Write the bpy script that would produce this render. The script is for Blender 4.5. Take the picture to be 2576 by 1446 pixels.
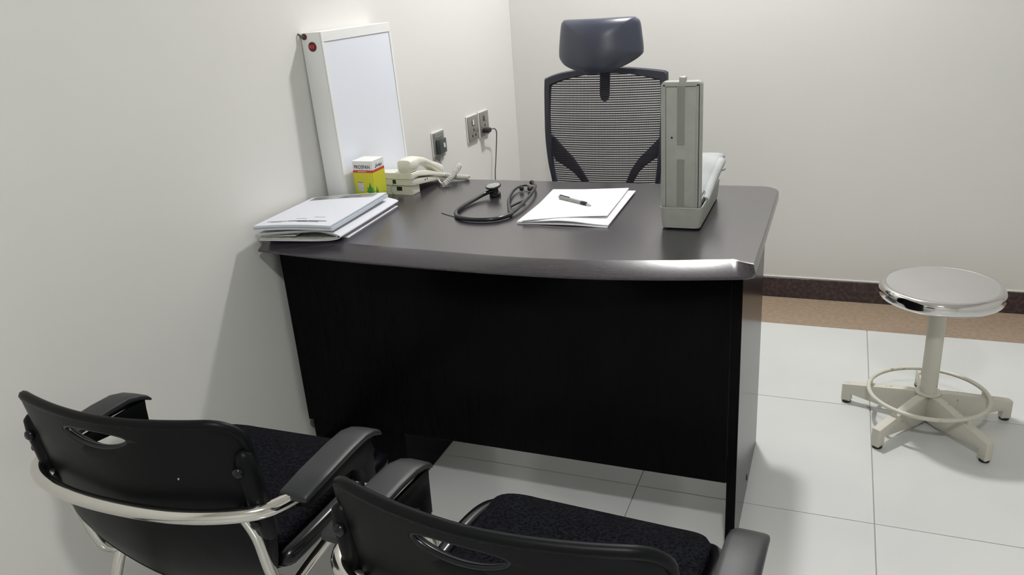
import bpy, bmesh, math, random
from mathutils import Vector, Matrix
random.seed(7)
PI = math.pi
for o in list(bpy.data.objects): bpy.data.objects.remove(o)
SC = bpy.context.scene
COL = SC.collection

# ------------------------------------------------------------------ camera
FPX, CAM = 2019.84, Vector((1.3314, -3.3347, 1.3255))
YAW, PIT, ROL = -0.4007, -0.3642, -0.0739
fw = Vector((math.sin(YAW)*math.cos(PIT), math.cos(YAW)*math.cos(PIT), math.sin(PIT)))
rt = Vector((math.cos(YAW), -math.sin(YAW), 0)); up = rt.cross(fw)
r2 = rt*math.cos(ROL)+up*math.sin(ROL); u2 = -rt*math.sin(ROL)+up*math.cos(ROL)
cd = bpy.data.cameras.new('camera'); cam = bpy.data.objects.new('camera', cd); COL.objects.link(cam)
cd.sensor_width = 36; cd.lens = FPX/2576*36; cd.clip_start = .02
cam.matrix_world = Matrix(((r2.x, u2.x, -fw.x, CAM.x), (r2.y, u2.y, -fw.y, CAM.y), (r2.z, u2.z, -fw.z, CAM.z), (0, 0, 0, 1)))
SC.camera = cam
# ------------------------------------------------------------------ world, exposure
w = bpy.data.worlds.new('world'); SC.world = w; w.use_nodes = True
w.node_tree.nodes['Background'].inputs[0].default_value = (.8, .8, .78, 1)
w.node_tree.nodes['Background'].inputs[1].default_value = .05
vs = SC.view_settings; vs.view_transform = 'Standard'; vs.look = 'None'; vs.gamma = 1; vs.use_curve_mapping = False
vs.exposure = 0.80
LIGHT_MAIN, LIGHT_FRONT = 120.0, 100.0      # radiance of the two ceiling lamps
MAIN_POS, FRONT_POS = (.90, -.50), (1.45, -3.50)
CEIL = 2.62

# ------------------------------------------------------------------ materials
def mat(name, col, rough=.5, metal=0, spec=.5, coat=0, coat_r=.1, bump=None, noise=None, emit=None, sheen=0):
    m = bpy.data.materials.new(name); m.use_nodes = True
    nt = m.node_tree; b = nt.nodes['Principled BSDF']
    b.inputs['Base Color'].default_value = (*col, 1); b.inputs['Roughness'].default_value = rough
    b.inputs['Metallic'].default_value = metal; b.inputs['Specular IOR Level'].default_value = spec
    b.inputs['Coat Weight'].default_value = coat; b.inputs['Coat Roughness'].default_value = coat_r
    if sheen: b.inputs['Sheen Weight'].default_value = sheen
    if emit: b.inputs['Emission Color'].default_value = (*emit[0], 1); b.inputs['Emission Strength'].default_value = emit[1]
    tc = nt.nodes.new('ShaderNodeTexCoord')
    def tex(scale, stretch, detail=4):
        mp = nt.nodes.new('ShaderNodeMapping'); mp.inputs['Scale'].default_value = stretch
        nt.links.new(tc.outputs['Object'], mp.inputs[0])
        n = nt.nodes.new('ShaderNodeTexNoise'); n.inputs['Scale'].default_value = scale; n.inputs['Detail'].default_value = detail
        nt.links.new(mp.outputs[0], n.inputs['Vector']); return n
    if noise:      # (scale, stretch, colour2, lo, hi)
        n = tex(noise[0], noise[1]); r = nt.nodes.new('ShaderNodeValToRGB')
        r.color_ramp.elements[0].position = noise[3]; r.color_ramp.elements[1].position = noise[4]
        r.color_ramp.elements[0].color = (*col, 1); r.color_ramp.elements[1].color = (*noise[2], 1)
        nt.links.new(n.outputs['Fac'], r.inputs[0]); nt.links.new(r.outputs[0], b.inputs['Base Color'])
    if bump:       # (scale, strength, stretch)
        n = tex(bump[0], bump[2] if len(bump) > 2 else (1, 1, 1)); bp = nt.nodes.new('ShaderNodeBump')
        bp.inputs['Strength'].default_value = bump[1]; bp.inputs['Distance'].default_value = .002
        nt.links.new(n.outputs['Fac'], bp.inputs['Height']); nt.links.new(bp.outputs[0], b.inputs['Normal'])
    return m
M = {}
M['wall'] = mat('painted_wall', (.725, .718, .690), .75, spec=.25, bump=(60, .06), noise=(1.3, (1, 1, 1), (.745, .738, .710), .4, .65))
M['ceiling'] = mat('ceiling_paint', (.82, .81, .79), .8)
M['tile'] = mat('porcelain_tile', (.63, .64, .63), .16, spec=.5, noise=(2.2, (1, 1, 1), (.67, .68, .67), .35, .7))
M['grout'] = mat('grout', (.36, .35, .33), .9)
M['border'] = mat('brown_border_tile', (.30, .225, .16), .3, noise=(60, (1, 1, 1), (.36, .275, .20), .4, .65))
M['skirt'] = mat('dark_granite', (.036, .027, .029), .26, noise=(70, (1, 1, 1), (.10, .055, .055), .45, .7))
M['caulk'] = mat('skirting_caulk', (.80, .78, .74), .6)
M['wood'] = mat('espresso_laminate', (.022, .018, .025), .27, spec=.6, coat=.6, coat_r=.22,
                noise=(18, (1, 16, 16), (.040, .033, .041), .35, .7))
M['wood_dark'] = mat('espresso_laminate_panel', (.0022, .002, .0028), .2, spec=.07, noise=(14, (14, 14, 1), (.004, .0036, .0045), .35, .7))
M['plastic'] = mat('black_plastic', (.0040, .0044, .0050), .42, spec=.14, bump=(700, .05))
M['armpad'] = mat('satin_arm_plastic', (.018, .020, .022), .45, spec=.5, bump=(600, .06))
M['gloss'] = mat('glossy_black_plastic', (.004, .004, .006), .24, spec=.4)
M['fabric'] = mat('black_knit_fabric', (.010, .010, .013), .95, spec=.05)
M['chrome'] = mat('chrome_tube', (.72, .70, .66), .12, metal=1)
M['steel'] = mat('brushed_stainless', (.70, .69, .70), .38, metal=1, noise=(6, (1, 1, 1), (.66, .65, .66), .3, .7))
M['rimsteel'] = mat('polished_stainless', (.70, .69, .68), .09, metal=1)
M['cream_paint'] = mat('chipped_cream_paint', (.62, .60, .52), .42, noise=(45, (1, 1, 1), (.36, .29, .20), .68, .73))
M['rubber'] = mat('black_rubber', (.014, .013, .013), .55)
M['meshdark'] = mat('chair_mesh', (.045, .043, .058), .7)
M['framedark'] = mat('chair_frame_plastic', (.024, .025, .040), .42, bump=(500, .05))
M['headrest'] = mat('headrest_vinyl', (.044, .049, .076), .33, spec=.6)
M['grey_paint'] = mat('grey_green_enamel', (.37, .38, .345), .45, noise=(40, (1, 1, 1), (.41, .42, .38), .35, .7))
M['grey_paint2'] = mat('grey_enamel_strip', (.27, .28, .25), .5)
M['grey_edge'] = mat('worn_enamel_edge', (.42, .43, .40), .4)
M['cuff'] = mat('grey_cuff_cloth', (.40, .42, .42), .85, bump=(300, .2), noise=(14, (1, 1, 1), (.48, .50, .50), .4, .65))
M['darkrub'] = mat('dark_inflation_rubber', (.05, .055, .065), .4)
M['paper'] = mat('white_paper', (.90, .905, .925), .7, spec=.25)
M['paperblue'] = mat('pale_blue_paper', (.55, .66, .74), .7, spec=.25)
M['papercream'] = mat('page_edges', (.62, .62, .57), .8, noise=(40, (1, 1, 60), (.45, .46, .43), .4, .6))
M['padpaper'] = mat('cool_pad_paper', (.70, .71, .77), .7, spec=.25)
M['print'] = mat('printed_ink', (.10, .10, .11), .6)
M['printgrey'] = mat('printed_band', (.16, .16, .16), .5, noise=(25, (1, 1, 1), (.45, .45, .44), .45, .7))
M['white_metal'] = mat('white_powder_coat', (.86, .86, .85), .35, noise=(3, (1, 1, 1), (.89, .89, .88), .4, .6))
M['acrylic'] = mat('white_acrylic_screen', (.82, .85, .93), .28, spec=.5)
M['red'] = mat('red_switch', (.30, .02, .02), .3, noise=(120, (1, 1, 1), (.45, .06, .05), .45, .6))
M['darkred'] = mat('dark_red_grommet', (.10, .015, .015), .5)
M['phone'] = mat('ivory_plastic', (.78, .76, .67), .35, spec=.45)
M['phone2'] = mat('ivory_plastic_lower', (.73, .71, .62), .4)
M['coil'] = mat('pale_grey_cord', (.60, .60, .56), .5)
M['dark'] = mat('black_recess', (.01, .012, .012), .6)
M['greenblk'] = mat('green_black_jack', (.012, .03, .02), .4)
M['plate'] = mat('grey_socket_plate', (.24, .23, .21), .35, metal=.3, noise=(300, (1, 1, 1), (.33, .32, .30), .4, .6))
M['plateedge'] = mat('pale_socket_surround', (.75, .75, .72), .4)
M['clear'] = mat('smoked_jack_module', (.05, .065, .06), .15)
M['lamp'] = mat('lamp_housing', (.8, .8, .8), .4)
M['cable'] = mat('grey_cable', (.10, .095, .095), .5)
M['steth'] = mat('black_pvc_tubing', (.010, .012, .017), .22, spec=.6)
M['stethmetal'] = mat('grey_diaphragm', (.34, .34, .34), .35, metal=.3, noise=(60, (1, 1, 1), (.42, .42, .42), .4, .6))
M['gunmetal'] = mat('dark_ear_tube', (.05, .053, .06), .25, metal=.5)
M['penclear'] = mat('clear_grey_barrel', (.30, .30, .29), .2, spec=.6)
M['pendark'] = mat('pen_grip', (.02, .02, .024), .4)
M['cwhite'] = mat('carton_white', (.82, .82, .80), .4)
M['cred'] = mat('carton_red', (.55, .06, .03), .4)
M['cgrey'] = mat('carton_grey_picture', (.52, .52, .52), .4, noise=(260, (1, 1, 1), (.62, .62, .62), .4, .6))
M['leaf'] = mat('leaf_green', (.03, .20, .03), .4, noise=(80, (1, 1, 1), (.10, .34, .04), .4, .65))
M['navy'] = mat('navy_ink', (.03, .035, .09), .5)
M['fleck'] = mat('chipped_fleck', (.55, .52, .47), .7)
M['wallmark'] = mat('wall_scuff', (.42, .40, .36), .8)
# carton: yellow over green (the carton's own print)
def grad_mat():
    m = mat('carton_yellow_green', (.6, .55, .03), .38)
    nt = m.node_tree; b = nt.nodes['Principled BSDF']; tc = nt.nodes.new('ShaderNodeTexCoord')
    sp = nt.nodes.new('ShaderNodeSeparateXYZ'); nt.links.new(tc.outputs['Object'], sp.inputs[0])
    mr = nt.nodes.new('ShaderNodeMapRange'); mr.inputs['From Min'].default_value = 0; mr.inputs['From Max'].default_value = .106
    nt.links.new(sp.outputs['Z'], mr.inputs['Value'])
    r = nt.nodes.new('ShaderNodeValToRGB'); e = r.color_ramp.elements
    e[0].position = 0; e[0].color = (.045, .17, .03, 1); e[1].position = 1; e[1].color = (.66, .60, .03, 1)
    x = e.new(.17); x.color = (.16, .33, .03, 1); x = e.new(.36); x.color = (.56, .58, .035, 1)
    nt.links.new(mr.outputs[0], r.inputs[0]); nt.links.new(r.outputs[0], b.inputs['Base Color']); return m
M['carton'] = grad_mat()
def knit(m, scale, st):
    nt = m.node_tree; b = nt.nodes['Principled BSDF']; tc = nt.nodes.new('ShaderNodeTexCoord')
    v = nt.nodes.new('ShaderNodeTexVoronoi'); v.inputs['Scale'].default_value = scale
    nt.links.new(tc.outputs['Object'], v.inputs['Vector'])
    bp = nt.nodes.new('ShaderNodeBump'); bp.inputs['Strength'].default_value = st; bp.inputs['Distance'].default_value = .004
    nt.links.new(v.outputs['Distance'], bp.inputs['Height']); nt.links.new(bp.outputs[0], b.inputs['Normal'])
    r = nt.nodes.new('ShaderNodeValToRGB'); r.color_ramp.elements[0].color = (.0015, .0015, .002, 1); r.color_ramp.elements[1].color = (.011, .0115, .015, 1)
    r.color_ramp.elements[0].position = .1; r.color_ramp.elements[1].position = .75
    nt.links.new(v.outputs['Distance'], r.inputs[0]); nt.links.new(r.outputs[0], b.inputs['Base Color'])
knit(M['fabric'], 190, .5)

# ------------------------------------------------------------------ mesh helpers
def cr(pts, n=8, closed=False):
    P = [Vector(p) for p in pts]; out = []; L = len(P)
    for i in range(L if closed else L-1):
        if closed: a, b, c, d = P[(i-1) % L], P[i], P[(i+1) % L], P[(i+2) % L]
        else: a, b, c, d = P[max(i-1, 0)], P[i], P[i+1], P[min(i+2, L-1)]
        for k in range(n):
            t = k/n
            out.append(.5*((2*b)+(c-a)*t+(2*a-5*b+4*c-d)*t*t+(3*b-a-3*c+d)*t**3))
    if not closed: out.append(P[-1].copy())
    return out
class MB:
    def __init__(s): s.v = []; s.f = []
    def add(s, vs, fs):
        k = len(s.v); s.v += [tuple(x) for x in vs]; s.f += [tuple(i+k for i in f) for f in fs]; return s
    def bm(s, b):
        b.verts.index_update(); s.add([v.co.copy() for v in b.verts], [[v.index for v in f.verts] for f in b.faces]); b.free(); return s
    def rbox(s, x0, x1, y0, y1, z0, z1, r=0, seg=2, mtx=None):
        b = bmesh.new(); bmesh.ops.create_cube(b, size=1)
        for v in b.verts: v.co = Vector((x0+(v.co.x+.5)*(x1-x0), y0+(v.co.y+.5)*(y1-y0), z0+(v.co.z+.5)*(z1-z0)))
        if r: bmesh.ops.bevel(b, geom=b.edges[:]+b.verts[:], offset=r, segments=seg, profile=.5, affect='EDGES')
        if mtx: bmesh.ops.transform(b, matrix=mtx, verts=b.verts)
        return s.bm(b)
    def prism(s, out, d0, d1, fn, r=0, seg=2):
        """outline (a,b) extruded d0..d1; fn(a,b,d)->xyz"""
        b = bmesh.new(); n = len(out)
        lo = [b.verts.new((p[0], p[1], d0)) for p in out]; hi = [b.verts.new((p[0], p[1], d1)) for p in out]
        f0 = b.faces.new(lo[::-1]); f1 = b.faces.new(hi)
        for i in range(n): b.faces.new((lo[i], lo[(i+1) % n], hi[(i+1) % n], hi[i]))
        bmesh.ops.recalc_face_normals(b, faces=b.faces)
        if r: bmesh.ops.bevel(b, geom=list(f0.edges)+list(f1.edges), offset=r, segments=seg, profile=.5, affect='EDGES')
        for v in b.verts: v.co = Vector(fn(*v.co))
        return s.bm(b)
    def tube(s, pts, r, n=10, closed=False, cap=True):
        P = [Vector(p) for p in pts]; L = len(P); rad = r if callable(r) else (lambda t: r)
        T = []
        for i in range(L):
            a = P[(i-1) % L] if closed else P[max(i-1, 0)]; c = P[(i+1) % L] if closed else P[min(i+1, L-1)]
            T.append((c-a).normalized())
        nrm = T[0].orthogonal().normalized(); vs_ = []
        for i in range(L):
            nrm = (nrm-T[i]*nrm.dot(T[i])).normalized(); bn = T[i].cross(nrm); rr = rad(i/(L-1))
            vs_ += [P[i]+rr*(math.cos(2*PI*k/n)*nrm+math.sin(2*PI*k/n)*bn) for k in range(n)]
        fs = []
        for i in range(L if closed else L-1):
            j = (i+1) % L
            for k in range(n): fs.append((i*n+k, i*n+(k+1) % n, j*n+(k+1) % n, j*n+k))
        if cap and not closed: fs += [tuple(range(n))[::-1], tuple((L-1)*n+k for k in range(n))]
        return s.add(vs_, fs)
    def lathe(s, prof, o=(0, 0, 0), n=32, mtx=None):
        vs_ = []; fs = []; o = Vector(o)
        for (r, z) in prof:
            for k in range(n):
                v = Vector((r*math.cos(2*PI*k/n), r*math.sin(2*PI*k/n), z))
                vs_.append((mtx @ v if mtx else v)+o)
        for i in range(len(prof)-1):
            for k in range(n): fs.append((i*n+k, i*n+(k+1) % n, (i+1)*n+(k+1) % n, (i+1)*n+k))
        fs += [tuple(range(n))[::-1], tuple((len(prof)-1)*n+k for k in range(n))]
        return s.add(vs_, fs)
    def loft(s, rings, cap=True):
        n = len(rings[0]); vs_ = [v for r in rings for v in r]; fs = []
        for i in range(len(rings)-1):
            for k in range(n): fs.append((i*n+k, i*n+(k+1) % n, (i+1)*n+(k+1) % n, (i+1)*n+k))
        if cap: fs += [tuple(range(n))[::-1], tuple((len(rings)-1)*n+k for k in range(n))]
        return s.add(vs_, fs)
    def sheet(s, c00, c10, c11, c01, th, zf=None, nu=12, nv=12):
        """curved slab over four corners; zf(u,v) adds height"""
        A, B_, C_, D = map(Vector, (c00, c10, c11, c01)); top = []; bot = []
        for j in range(nv+1):
            for i in range(nu+1):
                u, v = i/nu, j/nv
                p = (A*(1-u)+B_*u)*(1-v)+(D*(1-u)+C_*u)*v
                if zf: p = p+Vector((0, 0, zf(u, v)))
                bot.append(p); top.append(p+Vector((0, 0, th)))
        k = len(bot); W_ = nu+1; fs = []
        for j in range(nv):
            for i in range(nu):
                a = j*W_+i; fs.append((a+k, a+1+k, a+W_+1+k, a+W_+k)); fs.append((a, a+W_, a+W_+1, a+1))
        for i in range(nu):
            fs.append((i, i+1, i+1+k, i+k)); q = nv*W_+i; fs.append((q+1, q, q+k, q+1+k))
        for j in range(nv):
            q = j*W_; fs.append((q+W_, q, q+k, q+W_+k)); q = j*W_+nu; fs.append((q, q+W_, q+W_+k, q+k))
        return s.add(bot+top, fs)
    def build(s, name, m, parent=None, smooth=35, world=False):
        me = bpy.data.meshes.new(name)
        off = parent.location if (world and parent) else Vector((0, 0, 0))
        me.from_pydata([Vector(v)-off for v in s.v], [], s.f)
        b = bmesh.new(); b.from_mesh(me); bmesh.ops.recalc_face_normals(b, faces=b.faces); b.to_mesh(me); b.free()
        if smooth:
            me.polygons.foreach_set('use_smooth', [True]*len(me.polygons)); me.set_sharp_from_angle(angle=math.radians(smooth))
        me.materials.append(M[m] if isinstance(m, str) else m)
        o = bpy.data.objects.new(name, me); COL.objects.link(o)
        if parent: o.parent = parent
        return o
def thing(name, label, cat, loc=(0, 0, 0), rz=0, group=None):
    o = bpy.data.objects.new(name, None); COL.objects.link(o); o.empty_display_size = .05
    o.location = loc; o.rotation_euler = (0, 0, rz); o['label'] = label; o['category'] = cat
    if group: o['group'] = group
    return o
def tag(o, label, cat, group=None):
    o['label'] = label; o['category'] = cat
    if group: o['group'] = group
    return o
def struct(o, label=None):
    o['kind'] = 'structure'
    if label: o['label'] = label
    return o
def rrect(x0, x1, y0, y1, r, n=6):
    r = r if isinstance(r, (tuple, list)) else (r,)*4; out = []
    for (cx, cy, a0, q) in ((x1-r[0], y0+r[0], -90, r[0]), (x1-r[1], y1-r[1], 0, r[1]), (x0+r[2], y1-r[2], 90, r[2]), (x0+r[3], y0+r[3], 180, r[3])):
        for k in range(n+1):
            a = math.radians(a0+90*k/n); out.append((cx+q*math.cos(a), cy+q*math.sin(a)))
    return out
XZ = lambda y: (lambda a, b, d: (a, y+d, b))
XY = lambda a, b, d: (a, b, d)
def text_mesh(body, size, m, parent, mtx, name='lettering', bold=0):
    cu = bpy.data.curves.new(name, 'FONT'); cu.body = body; cu.size = size; cu.align_x = 'CENTER'; cu.align_y = 'CENTER'
    cu.extrude = .00012; cu.offset = bold; cu.resolution_u = 3
    t = bpy.data.objects.new('text_tmp', cu); COL.objects.link(t)
    dg = bpy.context.evaluated_depsgraph_get(); me = bpy.data.meshes.new_from_object(t.evaluated_get(dg))
    bpy.data.objects.remove(t); me.transform(mtx); me.name = name
    me.materials.clear(); me.materials.append(M[m])
    o = bpy.data.objects.new(name, me); COL.objects.link(o); o.parent = parent; return o

# ------------------------------------------------------------------ the room
TH = -.0275                                  # the left wall is not quite square to the back wall
RX, FY = 3.35, -4.9                          # right wall, wall behind the viewer
floor = struct(MB().rbox(-.35, RX+.1, FY-.1, .1, -.12, -.004).build('floor', 'grout'), 'pale porcelain tiled floor with a brown border along the back wall')
def shared(name, me, parent, loc):
    o = bpy.data.objects.new(name, me); COL.objects.link(o); o.parent = parent; o.location = loc; return o
tile_me = None; G = .0013
TA, TB = 1.4826, -.891
for i in range(-4, 5):
    for j in range(-7, 1):
        x0, y0 = TA+.6*i, TB+.6*j
        xa, xb = max(x0, -.2), min(x0+.6, RX)
        ya, yb = max(y0, FY), min(y0+.6, -.2935)
        if xb-xa < .03 or yb-ya < .03: continue
        if abs(xb-xa-.6) < 1e-4 and abs(yb-ya-.6) < 4e-3:
            if tile_me is None:
                t = MB().rbox(G, .6-G, G, .6-G, -.004, 0).build('tile', 'tile', floor); tile_me = t.data; t.location = (x0, y0, 0)
            else: shared('tile', tile_me, floor, (x0, y0, 0))
        else: MB().rbox(xa+G, xb-G, ya+G, yb-G, -.004, 0).build('tile', 'tile', floor)
for i in range(-4, 5):
    xa, xb = max(TA+.6*i+.3, -.2), min(TA+.6*i+.9, RX)
    if xb-xa > .05: MB().rbox(xa+.0001, xb-.0001, -.2935+G, 0, -.004, 0).build('border_tile', 'border', floor)
struct(MB().rbox(-.35, RX+.12, 0, .12, -.12, CEIL+.1).build('wall_back', 'wall'), 'plain off-white painted back wall')
wl = struct(MB().rbox(-.14, 0, FY-.2, .12, -.12, CEIL+.1).build('wall_left', 'wall'), 'plain off-white painted wall beside the desk'); wl.rotation_euler = (0, 0, TH)
struct(MB().rbox(RX, RX+.12, FY-.1, 0, -.12, CEIL+.1).build('wall_right', 'wall'))
struct(MB().rbox(-.35, RX+.12, FY-.2, FY, -.12, CEIL+.1).build('wall_front', 'wall'))
struct(MB().rbox(-.35, RX+.12, FY-.2, .12, CEIL, CEIL+.1).build('ceiling', 'ceiling'))
# skirting: dark granite pieces
H = .0866
bb = struct(MB().rbox(0.0, RX, -.0035, 0, 0, H+.004).build('baseboard_back', 'caulk'), 'dark granite skirting along the back wall')
joints = [.015, .582, 1.182, 1.782, 2.382, 2.982, RX]
for a, b in zip(joints[:-1], joints[1:]):
    MB().rbox(a+.0007, b-.0007, -.0125, -.0035, 0.0005, H, .0012, 1).build('skirting_tile', 'skirt', bb)
bl = struct(MB().rbox(0, .0035, FY+.02, -.014, 0, H+.004).build('baseboard_left', 'caulk'), 'dark granite skirting along the left wall'); bl.rotation_euler = (0, 0, TH)
yy = -.02
while yy > -4.5:
    MB().rbox(.0035, .0125, yy-.5986, yy, .0005, H, .0012, 1).build('skirting_tile', 'skirt', bl); yy -= .6
# ceiling lamps (out of frame, they light the room)
def ceiling_lamp(x, y, rad, strength, col, label):
    t = thing('ceiling_lamp', label, 'ceiling lamp', (x, y, CEIL))
    MB().lathe([(rad+.025, 0), (rad+.025, -.012), (rad+.018, -.020), (rad, -.020), (rad, -.004), (.01, -.004)], n=40).build('rim', 'lamp', t)
    MB().lathe([(rad-.001, -.006), (rad-.001, -.014), (rad*.8, -.017), (.004, -.018)], n=40).build('diffuser', mat('lamp_glow', (.8, .8, .8), .5, emit=(col, strength)), t)
ceiling_lamp(*MAIN_POS, .085, LIGHT_MAIN*2.6, (1, .99, .985), 'round ceiling lamp above the desk, nearer the back wall')
ceiling_lamp(*FRONT_POS, .085, LIGHT_FRONT*2.6, (.98, 1, .975), 'round ceiling lamp behind the visitor chairs')

# ------------------------------------------------------------------ desk
def interp(x, T):
    for (a, b), (c, d) in zip(T[:-1], T[1:]):
        if x <= c: t = (x-a)/(c-a); return b+(d-b)*t
    return T[-1][1]
DL = -.028
OUT = [(v.x, v.y) for v in cr([(DL, -1.770, 0), (.1, -1.785, 0), (.268, -1.800, 0), (.462, -1.809, 0), (.66, -1.812, 0), (.85, -1.804, 0), (1.0, -1.783, 0), (1.10, -1.762, 0), (1.16, -1.747, 0)], 5)]
CRE = [(v.x, v.y) for v in cr([(DL, -1.722, 0), (.1, -1.732, 0), (.268, -1.745, 0), (.462, -1.757, 0), (.66, -1.766, 0), (.85, -1.757, 0), (1.0, -1.732, 0), (1.09, -1.712, 0), (1.146, -1.699, 0)], 5)]
OUT += [(1.178, -1.741), (1.188, -1.733), (1.192, -1.722)]
CRE += [(1.160, -1.707), (1.175, -1.714), (1.188, -1.719)]
def corner(cx, cy, r, n=8): return [(cx+r*math.cos(a), cy+r*math.sin(a)) for a in [PI/2*k/n for k in range(n+1)]]
rest = [(1.193, -1.5), (1.193, -1.3)]+corner(1.193-.05, -1.078-.05, .05)+[(.8, -1.078), (.4, -1.078), (DL, -1.078)]
def inset(o, d):      # pull the right/back run inward
    return [(min(x, 1.193-d) if x > 1.15 else x, min(y, -1.078-d)) for x, y in o]
rings = [[Vector((x*.999+.0006, y+.006, .7205)) for x, y in OUT]+[Vector((x-.004, y-.004, .7205)) for x, y in rest],
         [Vector((x, y+.0015, .7225)) for x, y in OUT]+[Vector((x-.001, y-.001, .7225)) for x, y in rest],
         [Vector((x, y, .7250)) for x, y in OUT]+[Vector((x, y, .7265)) for x, y in rest],
         [Vector((x, y+.001, .7275)) for x, y in OUT]+[Vector((x, y, .7315)) for x, y in rest],
         [Vector((x, y+.004, .7295)) for x, y in OUT]+[Vector((x, y, .740)) for x, y in rest],
         [Vector((x, y-.002, .7490)) for x, y in CRE]+[Vector((x-.0008, y-.0008, .7475)) for x, y in rest],
         [Vector((x, y+.002, .75)) for x, y in CRE]+[Vector((x-.0035, y-.0035, .75)) for x, y in rest]]
desk = thing('office_desk', 'dark espresso wooden desk with bowed front edge against the left wall', 'desk', (.6, -1.4, 0))
top = MB().loft(rings).build('desktop', 'wood', desk, 14, True)
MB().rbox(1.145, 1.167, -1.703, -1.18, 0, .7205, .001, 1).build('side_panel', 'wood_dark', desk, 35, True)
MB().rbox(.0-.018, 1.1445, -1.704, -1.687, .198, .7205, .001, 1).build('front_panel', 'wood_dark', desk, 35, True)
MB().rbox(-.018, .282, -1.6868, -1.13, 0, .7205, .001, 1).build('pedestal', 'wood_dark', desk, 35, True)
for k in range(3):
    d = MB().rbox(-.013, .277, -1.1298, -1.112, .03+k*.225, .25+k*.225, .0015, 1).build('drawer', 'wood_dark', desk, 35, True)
    hb = MB().tube(cr([(.08, -1.112, .14+k*.225), (.085, -1.092, .14+k*.225), (.18, -1.092, .14+k*.225), (.185, -1.112, .14+k*.225)], 4), .005, 8)
    h = hb.build('handle', 'chrome', desk, 35, True); h.parent = d
MB().rbox(1.163, 1.1685, -1.44, -1.43, .034, .05, .001, 1).build('edge_chip', 'dark', desk, 35, True)
MB().tube([(.345, -1.457, .7502), (.375, -1.475, .7502), (.405, -1.490, .7502)], .0013, 5).build('scratch', 'dark', desk, 35, True)

# ------------------------------------------------------------------ x-ray light box leaning on the wall
lb = thing('xray_light_box', 'white x-ray viewing light box leaning on the left wall', 'light box', (-.0275*1.2575, -1.2575, .75), TH)
lb.rotation_euler = (0, math.radians(-1.3), TH)
hw = .1775
b = MB().rbox(.0125, .0745, -hw, hw, .001, .482, .002, 2); b.build('housing', 'white_metal', lb)
MB().rbox(.0746, .0760, -hw+.012, hw-.010, .018, .455, .0006, 1).build('screen', 'acrylic', lb)
MB().rbox(.0746, .0785, -hw, hw, .455, .482, .001, 1).build('top_channel', 'white_metal', lb)
MB().rbox(.0746, .0785, -hw, -hw+.012, .0, .4548, .001, 1).build('side_channel', 'white_metal', lb)
MB().rbox(.0746, .0785, hw-.010, hw, .0, .4548, .001, 1).build('side_channel', 'white_metal', lb)
MB().rbox(.0746, .0785, -hw+.0125, hw-.0105, .0, .0178, .001, 1).build('bottom_channel', 'white_metal', lb)
RX90 = Matrix.Rotation(PI/2, 4, 'X')
sw = MB().lathe([(.0125, 0), (.0125, .002), (.011, .0032), (.002, .0032)], (.046, -hw, .445), 28, RX90).build('switch', 'darkred', lb)
MB().rbox(.0375, .0545, -hw-.0055, -hw-.002, .440, .450, .001, 1).build('rocker', 'red', lb).parent = sw
MB().lathe([(.008, 0), (.008, .002), (.006, .003), (.001, .003)], (.0245, -hw, .472), 20, RX90).build('grommet', 'darkred', lb)
MB().tube(cr([(.0245, -hw-.002, .472), (.021, -hw-.006, .474), (.016, -hw-.010, .478), (.013, -hw-.011, .481)], 4), .0028, 8).build('cord_stub', 'cable', lb)

# ------------------------------------------------------------------ wall sockets
def wall_thing(name, label, cat, y, z, group=None):
    t = thing(name, label, cat, (y*.0275, y, z), TH, group); return t
def plate(t, w, h):
    MB().rbox(.0005, .006, -w/2-.003, w/2+.003, -h/2-.003, h/2+.003, .001, 1).build('surround', 'plateedge', t)
    MB().rbox(.006, .0105, -w/2, w/2, -h/2, h/2, .0015, 2).build('face_plate', 'plate', t)
s1 = wall_thing('phone_socket', 'grey telephone socket on the wall just above the telephone', 'socket', -.740, .789)
plate(s1, .078, .092)
jm = MB().rbox(.0105, .026, -.030, .026, -.030, .022, .003, 2).build('jack_module', 'clear', s1)
MB().rbox(.026, .0275, .000, .012, -.010, .006, .002, 2).build('jack_button', 'plateedge', s1).parent = jm
MB().rbox(.0105, .0125, -.034, .030, .026, .044, .001, 1).build('upper_strip', 'plate', s1)
s2 = wall_thing('power_socket', 'grey power socket with a switch, no plug in it, left one of a pair', 'socket', -.4525, .795)
s3 = wall_thing('power_socket', 'grey power socket with a black plug in it, right one of a pair', 'socket', -.349, .795)
for s in (s2, s3):
    plate(s, .088 if s is s2 else .078, .096)
    sx = MB().rbox(.0105, .0135, -.012, .012, .012, .036, .002, 2).build('rocker_switch', 'plate', s)
    MB().rbox(.0135, .0150, -.011, -.002 if s is s2 else -.008, .014, .034, .0006, 1).build('rocker_edge', 'cwhite' if s is s2 else 'dark', s).parent = sx
    for (yy_, zz) in ((0, -.006), (-.014, -.028), (.014, -.028)):
        MB().rbox(.0104, .0110, yy_-.004, yy_+.004, zz-.005, zz+.005, .0002, 1).build('pin_hole', 'dark', s)
pl = thing('charger_cable', 'thin dark charger cable hanging from the right power socket', 'cable', (.0, -.36, .77))
MB().rbox(-.0015+.004, .03, -.372-.012, -.372+.022, .762, .780, .004, 2).build('plug', 'rubber', pl, 35, True)
MB().tube(cr([(.026, -.36, .772), (.03, -.325, .770), (.028, -.300, .752), (.022, -.292, .715), (.018, -.303, .645), (.018, -.325, .56), (.03, -.345, .40), (.05, -.36, .20), (.07, -.38, .008), (.12, -.5, .006)], 8), .0024, 8).build('cord', 'cable', pl, 60, True)

# ------------------------------------------------------------------ telephone
ph = thing('desk_telephone', 'ivory corded desk telephone seen from behind, beside the light box', 'telephone', (.105, -1.19, .75), math.radians(-3))
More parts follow.
